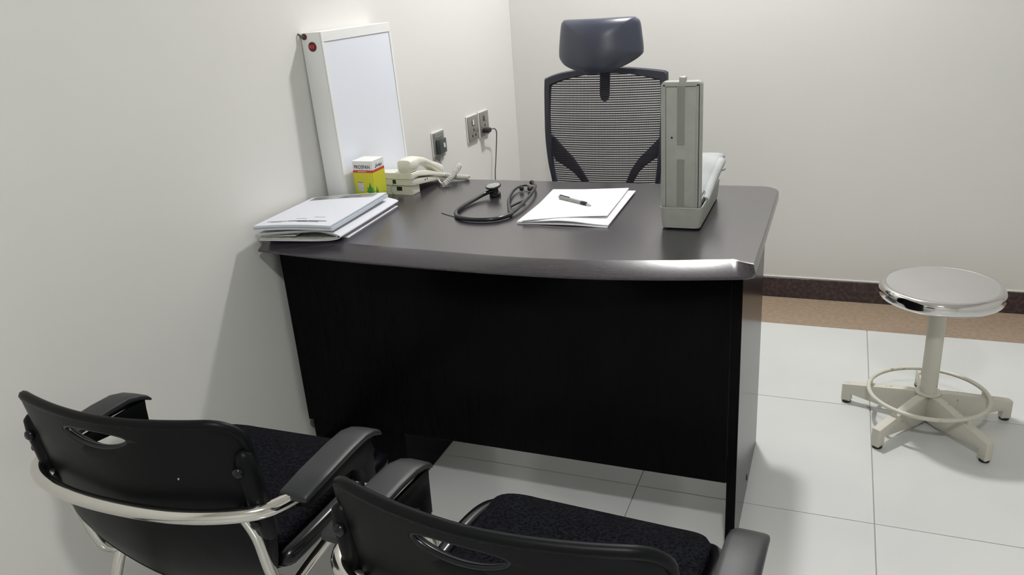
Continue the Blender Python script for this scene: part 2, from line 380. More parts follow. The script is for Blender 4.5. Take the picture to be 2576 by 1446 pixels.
# local: x right, y away from viewer; rear edge y=-.095
def wedge(x0, x1, yz, r, m, name, parent):
    mbx = MB().prism(yz, x0, x1, lambda a, b, d: (d, a, b), r); return mbx.build(name, m, parent)
wedge(-.046, .068, [(-.092, 0), (-.052, 0), (-.052, .03), (-.092, .034)], .003, 'phone2', 'stand', ph)
wedge(-.048, .074, [(-.098, .030), (.098, .006), (.098, .018), (-.098, .052)], .003, 'phone2', 'lower_body', ph)
wedge(-.050, .077, [(-.101, .050), (-.06, .050), (.0, .038), (.06, .020), (.102, .012), (.102, .022), (.06, .034), (0, .054), (-.055, .066), (-.101, .067)], .003, 'phone', 'upper_body', ph)
hs = MB(); rr_ = []
for (y, z, hh, ww) in ((-.108, .083, .012, .020), (-.104, .085, .019, .024), (-.07, .0865, .021, .026), (-.045, .091, .015, .023), (.0, .083, .011, .0195), (.045, .063, .011, .0195), (.07, .050, .016, .023), (.10, .036, .018, .025), (.108, .033, .012, .021)):
    ring = []
    for k in range(16):
        a = 2*PI*k/16; ca, sa = math.cos(a), math.sin(a)
        ring.append(Vector((.048+ww*math.copysign(abs(ca)**.5, ca), y*.90, z+hh*math.copysign(abs(sa)**.55, sa))))
    rr_.append(ring)
hs.loft(rr_).build('handset', 'phone', ph, 50)
MB().rbox(-.044, .012, -.02, .075, .030, .044, .003, 1, Matrix.Rotation(math.radians(-11), 4, 'X')).build('keypad', 'phone2', ph)
MB().rbox(.004, .015, -.0995, -.097, .034, .046, .0005, 1).build('line_jack', 'greenblk', ph)
MB().rbox(.012, .030, -.0935, -.091, .012, .024, .0005, 1).build('vent', 'dark', ph)
MB().tube(cr([(.004, -.098, .034), (-.004, -.100, .024), (-.002, -.099, .012), (.004, -.097, .002)], 4), .0016, 6).build('line_lead', 'coil', ph)
MB().rbox(.022, .032, -.1015, -.100, .058, .061, .0003, 1).build('rear_mark', 'phone2', ph)
for q in (-.03, -.018): MB().rbox(.0735, .0748, q, q+.005, .030, .034, .0005, 1).build('screw_hole', 'dark', ph)
def helix(path, R, turns, n=10):
    P = cr(path, 20); L = len(P); out = []
    N = int(turns*n)
    nrm = None
    for i in range(N+1):
        t = i/N*(L-1); k = min(int(t), L-2); p = P[k].lerp(P[k+1], t-k); T = (P[min(k+1, L-1)]-P[max(k, 0)]).normalized()
        if nrm is None: nrm = T.orthogonal().normalized()
        nrm = (nrm-T*nrm.dot(T)).normalized(); bn = T.cross(nrm); a = 2*PI*i/n
        out.append(p+R*(math.cos(a)*nrm+math.sin(a)*bn))
    return out
MB().tube(helix([(.172-.105, -1.10+1.19, .017), (.215-.105, -1.095+1.19, .0125), (.258-.105, -1.085+1.19, .0085)], .0070, 16), .0023, 6).build('coiled_cord', 'coil', ph, 80)
MB().tube(helix([(.222-.105, -1.185+1.19, .0085), (.222-.105, -1.135+1.19, .018), (.214-.105, -1.085+1.19, .029), (.206-.105, -1.045+1.19, .036)], .0070, 16), .0023, 6).build('coiled_cord', 'coil', ph, 80)
MB().tube(cr([(.072, .055, .012), (.09, .03, .012), (.108, .012, .010), (.118, .004, .010)], 6), .0028, 8).build('cord_end', 'coil', ph, 80)
lc = MB().tube(cr([(-.008, -.752, .742), (-.004, -.765, .735), (.004, -.80, .755), (.03, -.86, .775), (.07, -.95, .775), (.11, -1.03, .765), (.14, -1.065, .772), (.15, -1.080, .7725)], 8), .0022, 8).build('phone_line_cord', 'cable', None, 80)
tag(lc, 'thin grey line cord running from the telephone socket to the telephone', 'cord')

# ------------------------------------------------------------------ medicine carton
mx = thing('medicine_carton', 'yellow and green cough syrup carton with white top reading PROSPAN', 'carton', (.0860, -1.382, .75))
a = .0325; Hh = .130
MB().rbox(-a, a, -a, a, 0, .0965, .0006, 1).build('carton_body', 'carton', mx)
MB().rbox(-a, a, -a, a, .0965, .1035, .0004, 1).build('red_band', 'cred', mx)
cap_ = MB().rbox(-a, a, -a, a, .1035, Hh, .0008, 1).build('carton_top', 'cwhite', mx)
FR = Matrix.Rotation(PI/2, 4, 'X')                                            # face -y
RT = Matrix.Rotation(PI/2, 4, 'Z') @ Matrix.Rotation(PI/2, 4, 'X')            # face +x
text_mesh('PROSPAN', .0145, 'navy', mx, Matrix.Translation((-.001, -a-.0004, .1125)) @ FR @ Matrix.Scale(.83, 4, (1, 0, 0)), bold=.0002)
text_mesh('\uFEE5\uFE8E\uFE92\uFEB3\uFEED\uFEAE\uFE91', .014, 'navy', mx, Matrix.Translation((a+.0004, .001, .1150)) @ RT @ Matrix.Scale(.85, 4, (1, 0, 0)), bold=.0002)
for (x0, x1) in ((-.016, -.010), (-.009, -.003), (-.002, .005), (.006, .011)):
    MB().rbox(x0, x1, -a-.0003, -a, .0992, .1008, 0).build('fine_print', 'cwhite', mx)
MB().rbox(-.0215, -.0035, -a-.0003, -a, .042, .068, 0).build('picture_panel', 'cgrey', mx)
MB().rbox(-.0215, -.0035, -a-.0004, -a, .068, .0695, 0).build('panel_edge', 'print', mx)
LEAF = [(0, -1), (.12, -.62), (.55, -.85), (.62, -.45), (1.0, -.30), (.72, .02), (.85, .35), (.42, .30), (.30, .62), (.05, 1.05), (-.18, .58), (-.35, .25), (-.80, .32), (-.66, 0), (-.95, -.28), (-.55, -.42), (-.42, -.80), (-.1, -.62)]
MB().prism([(.018+.0135*x, .048+.020*z) for x, z in LEAF], 0, -.0004, lambda p, q, d: (p, -a+d, q)).build('ivy_leaf', 'leaf', mx)
MB().prism([(-.022+.0105*x, .040+.016*z) for x, z in LEAF], 0, .0004, lambda p, q, d: (a+d, p, q)).build('ivy_leaf', 'leaf', mx)
ba = MB().prism(rrect(-.014, .012, -.018, .018, .006), 0, .034, XY, .004).build('black_adapter', 'rubber'); ba.location = (.049, -1.436, .75)
tag(ba, 'small black item between the light box and the medicine carton', 'adapter')

# ------------------------------------------------------------------ stack of magazines and pads
lf = MB().sheet((-.004, -1.69, .7505), (.204, -1.702, .7505), (.183, -1.408, .7505), (-.015, -1.455, .7505), .0016, None, 4, 4).build('leaflet', 'paper')
tag(lf, 'thin white leaflet at the very bottom of the paper stack', 'leaflet')
mg = thing('folded_magazine', 'white magazine folded over with a hollow curl, under the blue pads', 'magazine', (.1, -1.57, .7525))
def band(pro, th, y0, y1, sk):
    P = cr([(p[0], 0, p[1]) for p in pro], 6); n = len(P); m_ = MB(); rg = []
    for yv, dx in ((y0, 0), (y0*.5+y1*.5, sk*.5), (y1, sk)):
        lo = []; hi = []
        for i in range(n):
            T = (P[min(i+1, n-1)]-P[max(i-1, 0)]).normalized(); N = Vector((-T.z, 0, T.x))
            f = (P[i].x+.1)/.2
            lo.append(P[i]-N*th/2+Vector((dx, yv+f*(.030 if yv == y0 else .066), 0))); hi.append(P[i]+N*th/2+Vector((dx, yv+f*(.030 if yv == y0 else .066), 0)))
        rg.append(lo+hi[::-1])
    return m_.loft(rg)
band([(-.118, .0022), (-.04, .0012), (.04, .0010), (.085, .0040), (.104, .0105), (.092, .0180), (.05, .0275), (-.01, .0258), (-.118, .0185)], .0022, -.197, .100, -.022).build('cover', 'padpaper', mg, 50)
band([(-.116, .0056), (-.04, .0046), (.03, .0038), (.08, .0068), (.096, .0106)], .0034, -.195, .096, -.022).build('pages', 'papercream', mg, 50)
band([(-.116, .0150), (-.01, .0224), (.045, .0244), (.084, .0170), (.0955, .0120)], .0034, -.195, .096, -.022).build('pages', 'papercream', mg, 50)
MB().sheet((-.118, -.192, .0085), (-.02, -.178, .0110), (-.035, .115, .0110), (-.125, .098, .0085), .0036, None, 4, 4).build('inner_pages', 'papercream', mg)
wv = lambda u, v: .0035*math.sin(u*PI)*(1-v*.3)+.003*u*u*v*v
pad1 = thing('notepad', 'pale blue edged pad lying under the topmost sheet-covered pad', 'notepad', (.09, -1.62, .7795))
pad2 = thing('notepad', 'topmost pad of the stack with a dark printed band and small print', 'notepad', (.09, -1.62, .7875))
lo1 = [Vector(v)+Vector((0, 0, .0092))-pad1.location for v in ((-.022, -1.778, .7722), (.190, -1.745, .7722), (.172, -1.436, .7725), (-.032, -1.505, .7725))]
MB().sheet(*lo1, .0062, wv).build('pad_block', 'padpaper', pad1)
MB().sheet(*[v+Vector((0, 0, .0063)) for v in lo1], .0012, wv).build('blue_cover', 'paperblue', pad1)
lo2 = [Vector(v)+Vector((0, 0, .0092))-pad2.location for v in ((-.020, -1.782, .7802), (.186, -1.749, .7802), (.169, -1.440, .7805), (-.030, -1.510, .7805))]
MB().sheet(*lo2, .0015, wv).build('blue_backing', 'paperblue', pad2)
MB().sheet(*[v+Vector((.001, .001, .0016)) for v in lo2], .0042, wv).build('top_sheets', 'padpaper', pad2)
def onpad(u0, v0, u1, v1, m, name):
    A, B_, C_, D = lo2
    def pt(u, v): return (A*(1-u)+B_*u)*(1-v)+(D*(1-u)+C_*u)*v+Vector((.001, .001, .0064))
    MB().sheet(pt(u0, v0), pt(u1, v0), pt(u1, v1), pt(u0, v1), .0002, lambda u, v: wv(u0+(u1-u0)*u, v0+(v1-v0)*v), 10, 3).build(name, m, pad2)
onpad(.06, .865, .90, .975, 'printgrey', 'printed_band')
for (u0, v0, u1, v1) in ((.10, .105, .36, .112), (.37, .105, .62, .120), (.63, .112, .86, .122), (.16, .088, .30, .092), (.5, .090, .78, .098), (.42, .18, .56, .184), (.62, .225, .76, .229)):
    onpad(u0, v0, u1, v1, 'print', 'print_line')

# ------------------------------------------------------------------ writing paper and pen
sp = thing('paper_stack', 'stack of blank white writing paper with a pen lying on it', 'paper', (.70, -1.36, .75))
def wp(c, z, th, f, name):
    MB().sheet(*[Vector((x, y, z))-sp.location for x, y in c], th, f, 14, 14).build(name, 'paper', sp)
wp(((.588, -1.520), (.826, -1.522), (.812, -1.196), (.585, -1.205)), .7502, .0022, lambda u, v: .004*u*math.sin(min(u*1.1, 1)*PI)*(1-v), 'lower_sheets')
wp(((.590, -1.520), (.827, -1.517), (.817, -1.188), (.588, -1.203)), .7530, .0022, lambda u, v: .007*math.sin(u*PI)**2*(1-v)+.001, 'middle_sheets')
wp(((.606, -1.527), (.810, -1.462), (.797, -1.186), (.586, -1.222)), .7590, .0022, lambda u, v: .003*math.sin(u*PI)*(1-v)+.003*u*(1-v)+.004*max(0, v-.6)*abs(u-.45)*2, 'top_sheets')
pn = thing('ballpoint_pen', 'clear grey ballpoint pen with black grip lying on the white paper', 'pen', (.690, -1.352, .7672), math.atan2(-.066, .1))
RY = Matrix.Rotation(PI/2, 4, 'Y')
MB().lathe([(.0042, -.064), (.0052, -.062), (.0055, -.05), (.0055, .030)], (0, 0, 0), 16, RY).build('barrel', 'penclear', pn)
MB().lathe([(.0056, .030), (.0060, .034), (.0060, .050), (.0050, .054)], (0, 0, 0), 16, RY).build('grip', 'pendark', pn)
MB().lathe([(.0048, .054), (.0030, .063), (.0009, .070)], (0, 0, 0), 16, RY).build('tip', 'steel', pn)
MB().rbox(-.062, -.020, -.0015, .0015, .0052, .0072, .0006, 1).build('clip', 'pendark', pn)
MB().tube([(-.06, 0, -.001), (.028, 0, -.001)], .0022, 8).build('ink_refill', 'pendark', pn)

# ------------------------------------------------------------------ stethoscope
st = thing('stethoscope', 'black stethoscope looped on the desk beside the white paper', 'stethoscope', (.47, -1.36, .75))
MB().tube(cr([(.424, -1.272, .768), (.404, -1.293, .763), (.391, -1.345, .758), (.386, -1.41, .7565), (.392, -1.462, .7565), (.416, -1.502, .7565), (.452, -1.521, .7565), (.495, -1.521, .7565), (.530, -1.506, .7565), (.549, -1.474, .757), (.5505, -1.455, .7575)], 8), .0058, 12).build('tubing', 'steth', st, 80, True)
MB().tube(cr([(.550, -1.458, .758), (.552, -1.42, .760), (.550, -1.36, .763), (.543, -1.29, .764), (.531, -1.225, .763), (.517, -1.180, .761), (.503, -1.155, .760), (.494, -1.145, .760)], 8), lambda t: .0055-.0022*min(1, t*1.3), 12).build('ear_tube', 'gunmetal', st, 80, True)
MB().tube(cr([(.550, -1.458, .757), (.533, -1.425, .757), (.510, -1.375, .757), (.489, -1.32, .7575), (.475, -1.268, .758), (.468, -1.222, .759), (.472, -1.187, .760), (.484, -1.175, .760), (.498, -1.185, .760), (.507, -1.200, .759)], 8), lambda t: .0055-.0025*min(1, t*1.3), 12).build('ear_tube', 'gunmetal', st, 80, True)
MB().tube(cr([(.534, -1.43, .757), (.522, -1.40, .7565), (.527, -1.36, .7565), (.538, -1.325, .757)], 6), .0035, 8).build('spring', 'rubber', st, 80, True)
def eartip(p, d):
    q = Vector(d).normalized().to_track_quat('Z', 'Y').to_matrix().to_4x4()
    MB().lathe([(.003, -.004), (.006, -.001), (.0072, .004), (.0060, .009), (.003, .0125), (.001, .013)], p, 16, q).build('ear_tip', 'rubber', st, 60, True)
eartip((.507, -1.202, .759), (.3, -1, -.1)); eartip((.492, -1.143, .760), (-.5, 1, 0))
MB().lathe([(.003, -.005), (.0065, -.002), (.0065, .005), (.003, .009)], (.487, -1.216, .759), 14).build('ear_tip_collar', 'rubber', st, 60, True)
tilt = Matrix.Rotation(math.radians(8), 4, 'X') @ Matrix.Rotation(math.radians(-4), 4, 'Y')
cp = (.424, -1.266, .750)
MB().lathe([(.013, .0005), (.017, .002), (.0165, .009), (.011, .012), (.0095, .020), (.010, .024), (.014, .026)], cp, 24).build('bell', 'rubber', st, 50, True)
MB().lathe([(.012, .0255), (.021, .0275), (.0228, .0295), (.0228, .032), (.0215, .0335), (.020, .0325), (.002, .0325)], cp, 32, tilt).build('chest_rim', 'gunmetal', st, 50, True)
MB().lathe([(.0198, .0322), (.0198, .0332), (.002, .0338)], cp, 32, tilt).build('diaphragm', 'stethmetal', st, 50, True)

# ------------------------------------------------------------------ blood pressure gauge
bp_ = thing('blood_pressure_gauge', 'grey metal mercury blood pressure gauge standing open on the desk', 'blood pressure gauge', (1.0, -1.36, .75))
def tray(z0, z1, grow0, grow1, wall):
    o0 = rrect(-.0445-grow0, .0445+grow0, -.15-grow0, .15+grow0, .012); o1 = rrect(-.0445-grow1, .0445+grow1, -.15-grow1, .15+grow1, .014)
    i1 = rrect(-.0445-grow1+wall, .0445+grow1-wall, -.15-grow1+wall, .15+grow1-wall, .012); i0 = rrect(-.0445-grow0+wall, .0445+grow0-wall, -.15-grow0+wall, .15+grow0-wall, .010)
    V = lambda o, z: [Vector((p[0], p[1], z)) for p in o]
    return MB().loft([V(o0, z0), V(o1, z1-.002), V(o1, z1), V(i1, z1), V(i0, z0+.004)])
tray(.004, .052, .0, .0045, .0025).build('base_tray', 'grey_paint', bp_)
MB().tube([Vector((p[0], p[1], .0525)) for p in rrect(-.048, .048, -.1535, .1535, .013)], .0018, 6, True).build('tray_rim', 'grey_edge', bp_, 60)
for (x, y) in ((-.03, -.135), (.03, -.135), (-.03, .135), (.03, .135)):
    MB().lathe([(.006, 0), (.007, .002), (.0055, .005)], (x, y, 0), 14).build('foot', 'rubber', bp_)
LZ = lambda z: Matrix.Translation((-.0045, -.124, 0)) @ Matrix.Rotation(math.radians(.4), 4, 'Y')
m_ = MB().prism(rrect(-.0455, .0455, .02, .340, (.004, .010, .010, .004)), -.014, .016, lambda p, q, d: (p-.003, -.124+d, q), .0035, 3); m_.build('lid', 'grey_paint', bp_)
fr = MB()
for (x0, x1, z0, z1) in ((-.0425, -.0375, .05, .334), (.0315, .0365, .05, .334), (-.0425, .0365, .3295, .3345)):
    fr.rbox(x0, x1, -.1395, -.1375, z0, z1, .0008, 1)
fr.build('lid_bead', 'grey_paint', bp_)
MB().rbox(-.011, .006, -.1392, -.1375, .198, .330, .0006, 1).build('raised_strip', 'grey_paint2', bp_)
MB().rbox(-.011, .006, -.1392, -.1375, .055, .165, .0006, 1).build('raised_strip', 'grey_paint2', bp_)
MB().rbox(.0375, .0390, -.1395, -.1375, .05, .334, .0006, 1).build('side_groove', 'dark', bp_)
MB().rbox(-.0375, -.0366, -.1385, -.1375, .05, .329, .0003, 1).build('side_groove', 'darkrub', bp_)
MB().rbox(-.0366, .0315, -.1385, -.1375, .3283, .3295, .0003, 1).build('top_groove', 'darkrub', bp_)
MB().rbox(-.007, .007, -.140, -.116, .332, .350, .002, 2).build('latch', 'grey_edge', bp_)
MB().lathe([(.002, 0), (.0025, .0006), (.001, .001)], (-.023, -.1378, .215), 10, RX90).build('chipped_spot', 'dark', bp_)
# cuff lying half out of the tray behind the lid, with bulb and hose
cuf = MB(); rg = []
for t in range(13):
    f = t/12; y = -.085+.23*f; z = .030+.083*math.sin(f*1.35)
    hw_ = .026+.010*f; th = .011+.004*math.sin(f*PI)
    ring = []
    for k in range(16):
        an = 2*PI*k/16; ca, sa = math.cos(an), math.sin(an)
        ring.append(Vector((.012+.013*f+hw_*math.copysign(abs(ca)**.6, ca), y+sa*th*-.45, z+th*math.copysign(abs(sa)**.7, sa))))
    rg.append(ring)
cuf.loft(rg).build('cuff', 'cuff', bp_, 60)
MB().tube(cr([(.044, -.075, .052), (.047, -.02, .068), (.052, .03, .088), (.057, .075, .104), (.058, .095, .108), (.058, .102, .110)], 6), lambda u: .0105*min(1, .2+9*(1-u)), 14).build('cuff_roll', 'cuff', bp_, 80)
MB().tube(cr([(.036, -.09, .048), (.041, -.06, .060), (.040, -.02, .062), (.036, .03, .066)], 6), .0075, 12).build('bulb_hose', 'darkrub', bp_, 80)
MB().tube(cr([(.020, -.10, .050), (.032, -.085, .052), (.038, -.06, .055), (.033, -.02, .055)], 6), .008, 12).build('inflation_bulb', 'darkrub', bp_, 80)
MB().tube(cr([(.038, .10, .082), (.050, .115, .080), (.061, .12, .081), (.066, .118, .086)], 5), .0016, 6).build('loose_thread', 'cuff', bp_, 80)

# ------------------------------------------------------------------ office chair behind the desk (faces the desk)
oc = thing('office_chair', 'black high-backed mesh office chair with headrest behind the desk', 'office chair', (.55, -.62, 0))
OY = .07          # back plane, local y (world -.55)
ox = .55
def L2(pts): return [(x-ox, z) for x, z in pts]
outer = L2([(.311, .97), (.320, .984), (.369, 1.0), (.429, 1.010), (.487, 1.0155), (.552, 1.018), (.616, 1.017), (.685, 1.010), (.746, 1.001), (.762, .995), (.768, .977), (.766, .842), (.759, .703), (.752, .618), (.735, .50), (.715, .47), (.38, .47), (.36, .50), (.340, .614), (.327, .668), (.315, .757), (.311, .86)])
inner = L2([(.339, .947), (.346, .958), (.380, .971), (.430, .984), (.487, .993), (.551, .996), (.615, .994), (.680, .983), (.728, .968), (.741, .955), (.745, .843), (.739, .703), (.731, .618), (.718, .515), (.70, .50), (.395, .50), (.377, .515), (.360, .614), (.348, .668), (.340, .757), (.336, .845), (.337, .90)])
def bend(x, z): return OY+.55*x*x-.03*math.cos((z-.55)*5.0)+.03      # the back wraps and has a lumbar swell
def resample(P, n):
    P = [Vector((p[0], p[1], 0)) for p in P]; P.append(P[0]); d = [0]
    for a_, b_ in zip(P[:-1], P[1:]): d.append(d[-1]+(b_-a_).length)
    out = []; j = 0
    for i in range(n):
        t = d[-1]*i/n
        while d[j+1] < t: j += 1
        f = (t-d[j])/(d[j+1]-d[j]); out.append(P[j].lerp(P[j+1], f))
    return out
N = 22
rings_ = []
so = cr([(p[0], p[1], 0) for p in outer], 4, True); si = cr([(p[0], p[1], 0) for p in inner], 4, True)
K = len(so)
mid = lambda f, d: [Vector((a_.x*(1-f)+b_.x*f, bend(a_.x*(1-f)+b_.x*f, a_.y*(1-f)+b_.y*f)+d, a_.y*(1-f)+b_.y*f)) for a_, b_ in zip(so, si)]
loop_ = [mid(.0, .002), mid(.12, -.013), mid(.8, -.013), mid(1, .0), mid(.8, .012), mid(.12, .012), mid(.0, .002)]
MB().loft(loop_, cap=False).build('back_frame', 'framedark', oc, 50)
# mesh weave: cross strands and fine verticals
def span(z):
    xs = []
    for a_, b_ in zip(si, si[1:]+si[:1]):
        if (a_.y-z)*(b_.y-z) < 0: t = (z-a_.y)/(b_.y-a_.y); xs.append(a_.x+(b_.x-a_.x)*t)
    return (min(xs), max(xs)) if len(xs) >= 2 else None
def vspan(x):
    zs = []
    for a_, b_ in zip(si, si[1:]+si[:1]):
        if (a_.x-x)*(b_.x-x) < 0: t = (x-a_.x)/(b_.x-a_.x); zs.append(a_.y+(b_.y-a_.y)*t)
    return (min(zs), max(zs)) if len(zs) >= 2 else None
wm = MB(); z = .503
while z < .995:
    sp_ = span(z)
    if sp_:
        pts = [(sp_[0]-.006+(sp_[1]-sp_[0]+.012)*k/16) for k in range(17)]
        hi = .0021
        lo_ = [Vector((x, bend(x, z)+.0005, z-hi)) for x in pts]; up_ = [Vector((x, bend(x, z)+.0005, z+hi)) for x in pts]
        wm.add(lo_+up_, [(k, k+1, k+18, k+17) for k in range(16)])
    z += .0079
x = -.21
while x < .196:
    vp = vspan(x)
    if vp:
        zz_ = [vp[0]-.004+(vp[1]-vp[0]+.008)*k/14 for k in range(15)]; hx = .00042
        wm.add([Vector((x-hx, bend(x, q)+.001, q)) for q in zz_]+[Vector((x+hx, bend(x, q)+.001, q)) for q in zz_], [(k, k+15, k+16, k+1) for k in range(14)])
    x += .0031
wmo = wm.build('mesh_weave', 'meshdark', oc, 0); wmo['kind'] = 'stuff'
def slab(poly, y0, th, m, name, r=.004):
    MB().prism(L2(poly), y0-th/2, y0+th/2, lambda p, q, d: (p, bend(p, q)+d-OY, q), r).build(name, m, oc, 40)
slab([(.326, .775), (.345, .765), (.375, .735), (.418, .696), (.450, .655), (.474, .618), (.50, .55), (.47, .55), (.446, .615), (.42, .640), (.374, .668), (.347, .680), (.335, .70)], OY+.030, .016, 'framedark', 'lumbar_arm')
slab([(.757, .775), (.736, .765), (.710, .738), (.667, .696), (.640, .655), (.624, .618), (.60, .55), (.63, .55), (.650, .613), (.668, .645), (.690, .668), (.735, .70), (.752, .72)], OY+.030, .016, 'framedark', 'lumbar_arm')
slab([(.49, .58), (.61, .58), (.60, .45), (.57, .40), (.53, .40), (.50, .45)], OY+.032, .02, 'framedark', 'back_bracket')
slab([(.524, 1.04), (.564, 1.04), (.560, .918), (.556, .904), (.548, .898), (.538, .898), (.530, .904), (.525, .918)], OY+.020, .012, 'framedark', 'headrest_stem')
# headrest: padded, convex towards the viewer
ho = cr([(x-ox, z, 0) for x, z in [(.421, 1.170), (.428, 1.183), (.445, 1.188), (.55, 1.1885), (.662, 1.1875), (.683, 1.182), (.694, 1.168), (.701, 1.126), (.706, 1.085), (.702, 1.066), (.672, 1.045), (.622, 1.024), (.56, 1.014), (.502, 1.020), (.446, 1.038), (.421, 1.058), (.414, 1.078), (.416, 1.124)]], 5, True)
cz_ = 1.11; rgh = []
HY = OY-.055
for f, d in ((.25, .030), (.6, .030), (.9, .026), (.98, .018), (1, .006), (.985, -.006), (.93, -.014), (.75, -.022), (.45, -.027), (.15, -.029)):
    rgh.append([Vector((p.x*f, HY+d+2.2*(p.x*f)**2-.03+.20*(cz_+(p.y-cz_)*f-cz_), cz_+(p.y-cz_)*f)) for p in ho])
MB().loft(rgh).build('headrest', 'headrest', oc, 60)
# seat, arms, column, base
seat_o = rrect(-.245, .245, -.33, .12, (.09, .05, .05, .09), 8)
V3 = lambda o, z, s=1: [Vector((p[0]*s, -.10+(p[1]+.10)*s, z)) for p in o]
MB().loft([V3(seat_o, .44, .90), V3(seat_o, .452, .985), V3(seat_o, .475, 1), V3(seat_o, .495, .985), V3(seat_o, .505, .93), V3(seat_o, .508, .6), V3(seat_o, .505, .2)]).build('seat', 'fabric', oc, 60)
MB().rbox(-.16, .16, -.22, .06, .405, .439, .012, 2).build('seat_pan', 'plastic', oc)
MB().tube(cr([(0, .03, .415), (0, .09, .42), (0, .118, .46), (0, .110, .50)], 6), .02, 10).build('back_bar', 'framedark', oc, 60)
for s in (-1, 1):
    a_ = MB().tube(cr([(s*.17, -.05, .42), (s*.245, -.05, .425), (s*.265, -.05, .47), (s*.262, -.055, .58)], 6), .014, 10).build('armrest', 'plastic', oc, 60)
    MB().rbox(s*.262-.038, s*.262+.038, -.17, .06, .58, .605, .010, 3).build('arm_pad', 'gloss', oc).parent = a_
MB().lathe([(.024, .09), (.024, .30), (.03, .30), (.03, .405)], (0, -.08, 0), 20).build('gas_column', 'plastic', oc)
MB().lathe([(.03, .075), (.05, .08), (.05, .115), (.032, .125)], (0, -.08, 0), 20).build('base_hub', 'plastic', oc)
for k in range(5):
    an = PI/2+2*PI*k/5+.3; c_, s_ = math.cos(an), math.sin(an)
    lg = MB(); q = Matrix.Translation((0, -.08, 0)) @ Matrix.Rotation(an, 4, 'Z')
    rr3 = []
    for (r_, zz2, w2, h2) in ((.03, .098, .024, .018), (.16, .090, .019, .015), (.30, .078, .015, .012)):
        rr3.append([q @ Vector((r_, w2*sx_, zz2+h2*sz_)) for sx_, sz_ in ((-1, -1), (1, -1), (1, 1), (-1, 1))])
    leg = lg.loft(rr3).build('base_leg', 'plastic', oc)
    cst = MB(); 
    for d in (-.014, .014):
        cst.lathe([(.010, -.008), (.0265, -.008), (.028, -.004), (.028, .004), (.0265, .008), (.010, .008)], (c_*.295-s_*d, -.08+s_*.295+c_*d, .028), 20, Matrix.Rotation(an, 4, 'Z') @ Matrix.Rotation(PI/2, 4, 'X'))
    cst.tube([(c_*.295, -.08+s_*.295, .025), (c_*.295, -.08+s_*.295, .07)], .008, 8)
    cst.build('caster', 'rubber', oc).parent = leg

# ------------------------------------------------------------------ steel stool
stl = thing('steel_stool', 'round stainless steel stool with a five-legged cream base by the back wall', 'stool', (1.632, -.937, 0))
MB().lathe([(.02, .405), (.155, .405), (.160, .408), (.162, .415), (.162, .428), (.1595, .437), (.154, .4425), (.147, .4445), (.1455, .4435), (.142, .4425)], n=64).build('seat_rim', 'rimsteel', stl, 60)
MB().lathe([(.1435, .4405), (.1435, .4430), (.10, .4431), (.002, .4431)], n=64).build('seat_plate', 'steel', stl, 60)
MB().lathe([(.0185, .385), (.0185, .405), (.02, .405)], n=24).build('seat_spindle', 'cream_paint', stl)
MB().lathe([(.0235, .092), (.0235, .385), (.0215, .387), (.01, .387)], n=28).build('column', 'cream_paint', stl)
MB().lathe([(.030, .0985), (.036, .0985), (.036, .1025), (.030, .1035)], n=28).build('hub_plate', 'cream_paint', stl)
MB().tube([(.162*math.cos(2*PI*k/64), .162*math.sin(2*PI*k/64), .0965) for k in range(64)], .0062, 10, True).build('foot_ring', 'cream_paint', stl, 80)
for k in range(5):
    an = PI/2+2*PI*k/5; q = Matrix.Rotation(an, 4, 'Z')
    prof = [(.012, .012), (.055, .012), (.216, .034), (.216, .008), (.243, .008), (.243, .063), (.06, .0965), (.012, .0985)]
    lgm = MB().prism(prof, -.0125, .0125, lambda p, z_, d: tuple(q @ Vector((p, d, z_))), .0018, 2).build('leg', 'cream_paint', stl, 30)
    MB().lathe([(.012, 0), (.0138, .002), (.0138, .009)], tuple(q @ Vector((.2295, 0, 0))), 14).build('foot_cap', 'rubber', stl).parent = lgm
    MB().rbox(.157, .167, -.006, .006, .070, .093, .001, 1, q).build('ring_weld', 'cream_paint', stl).parent = lgm

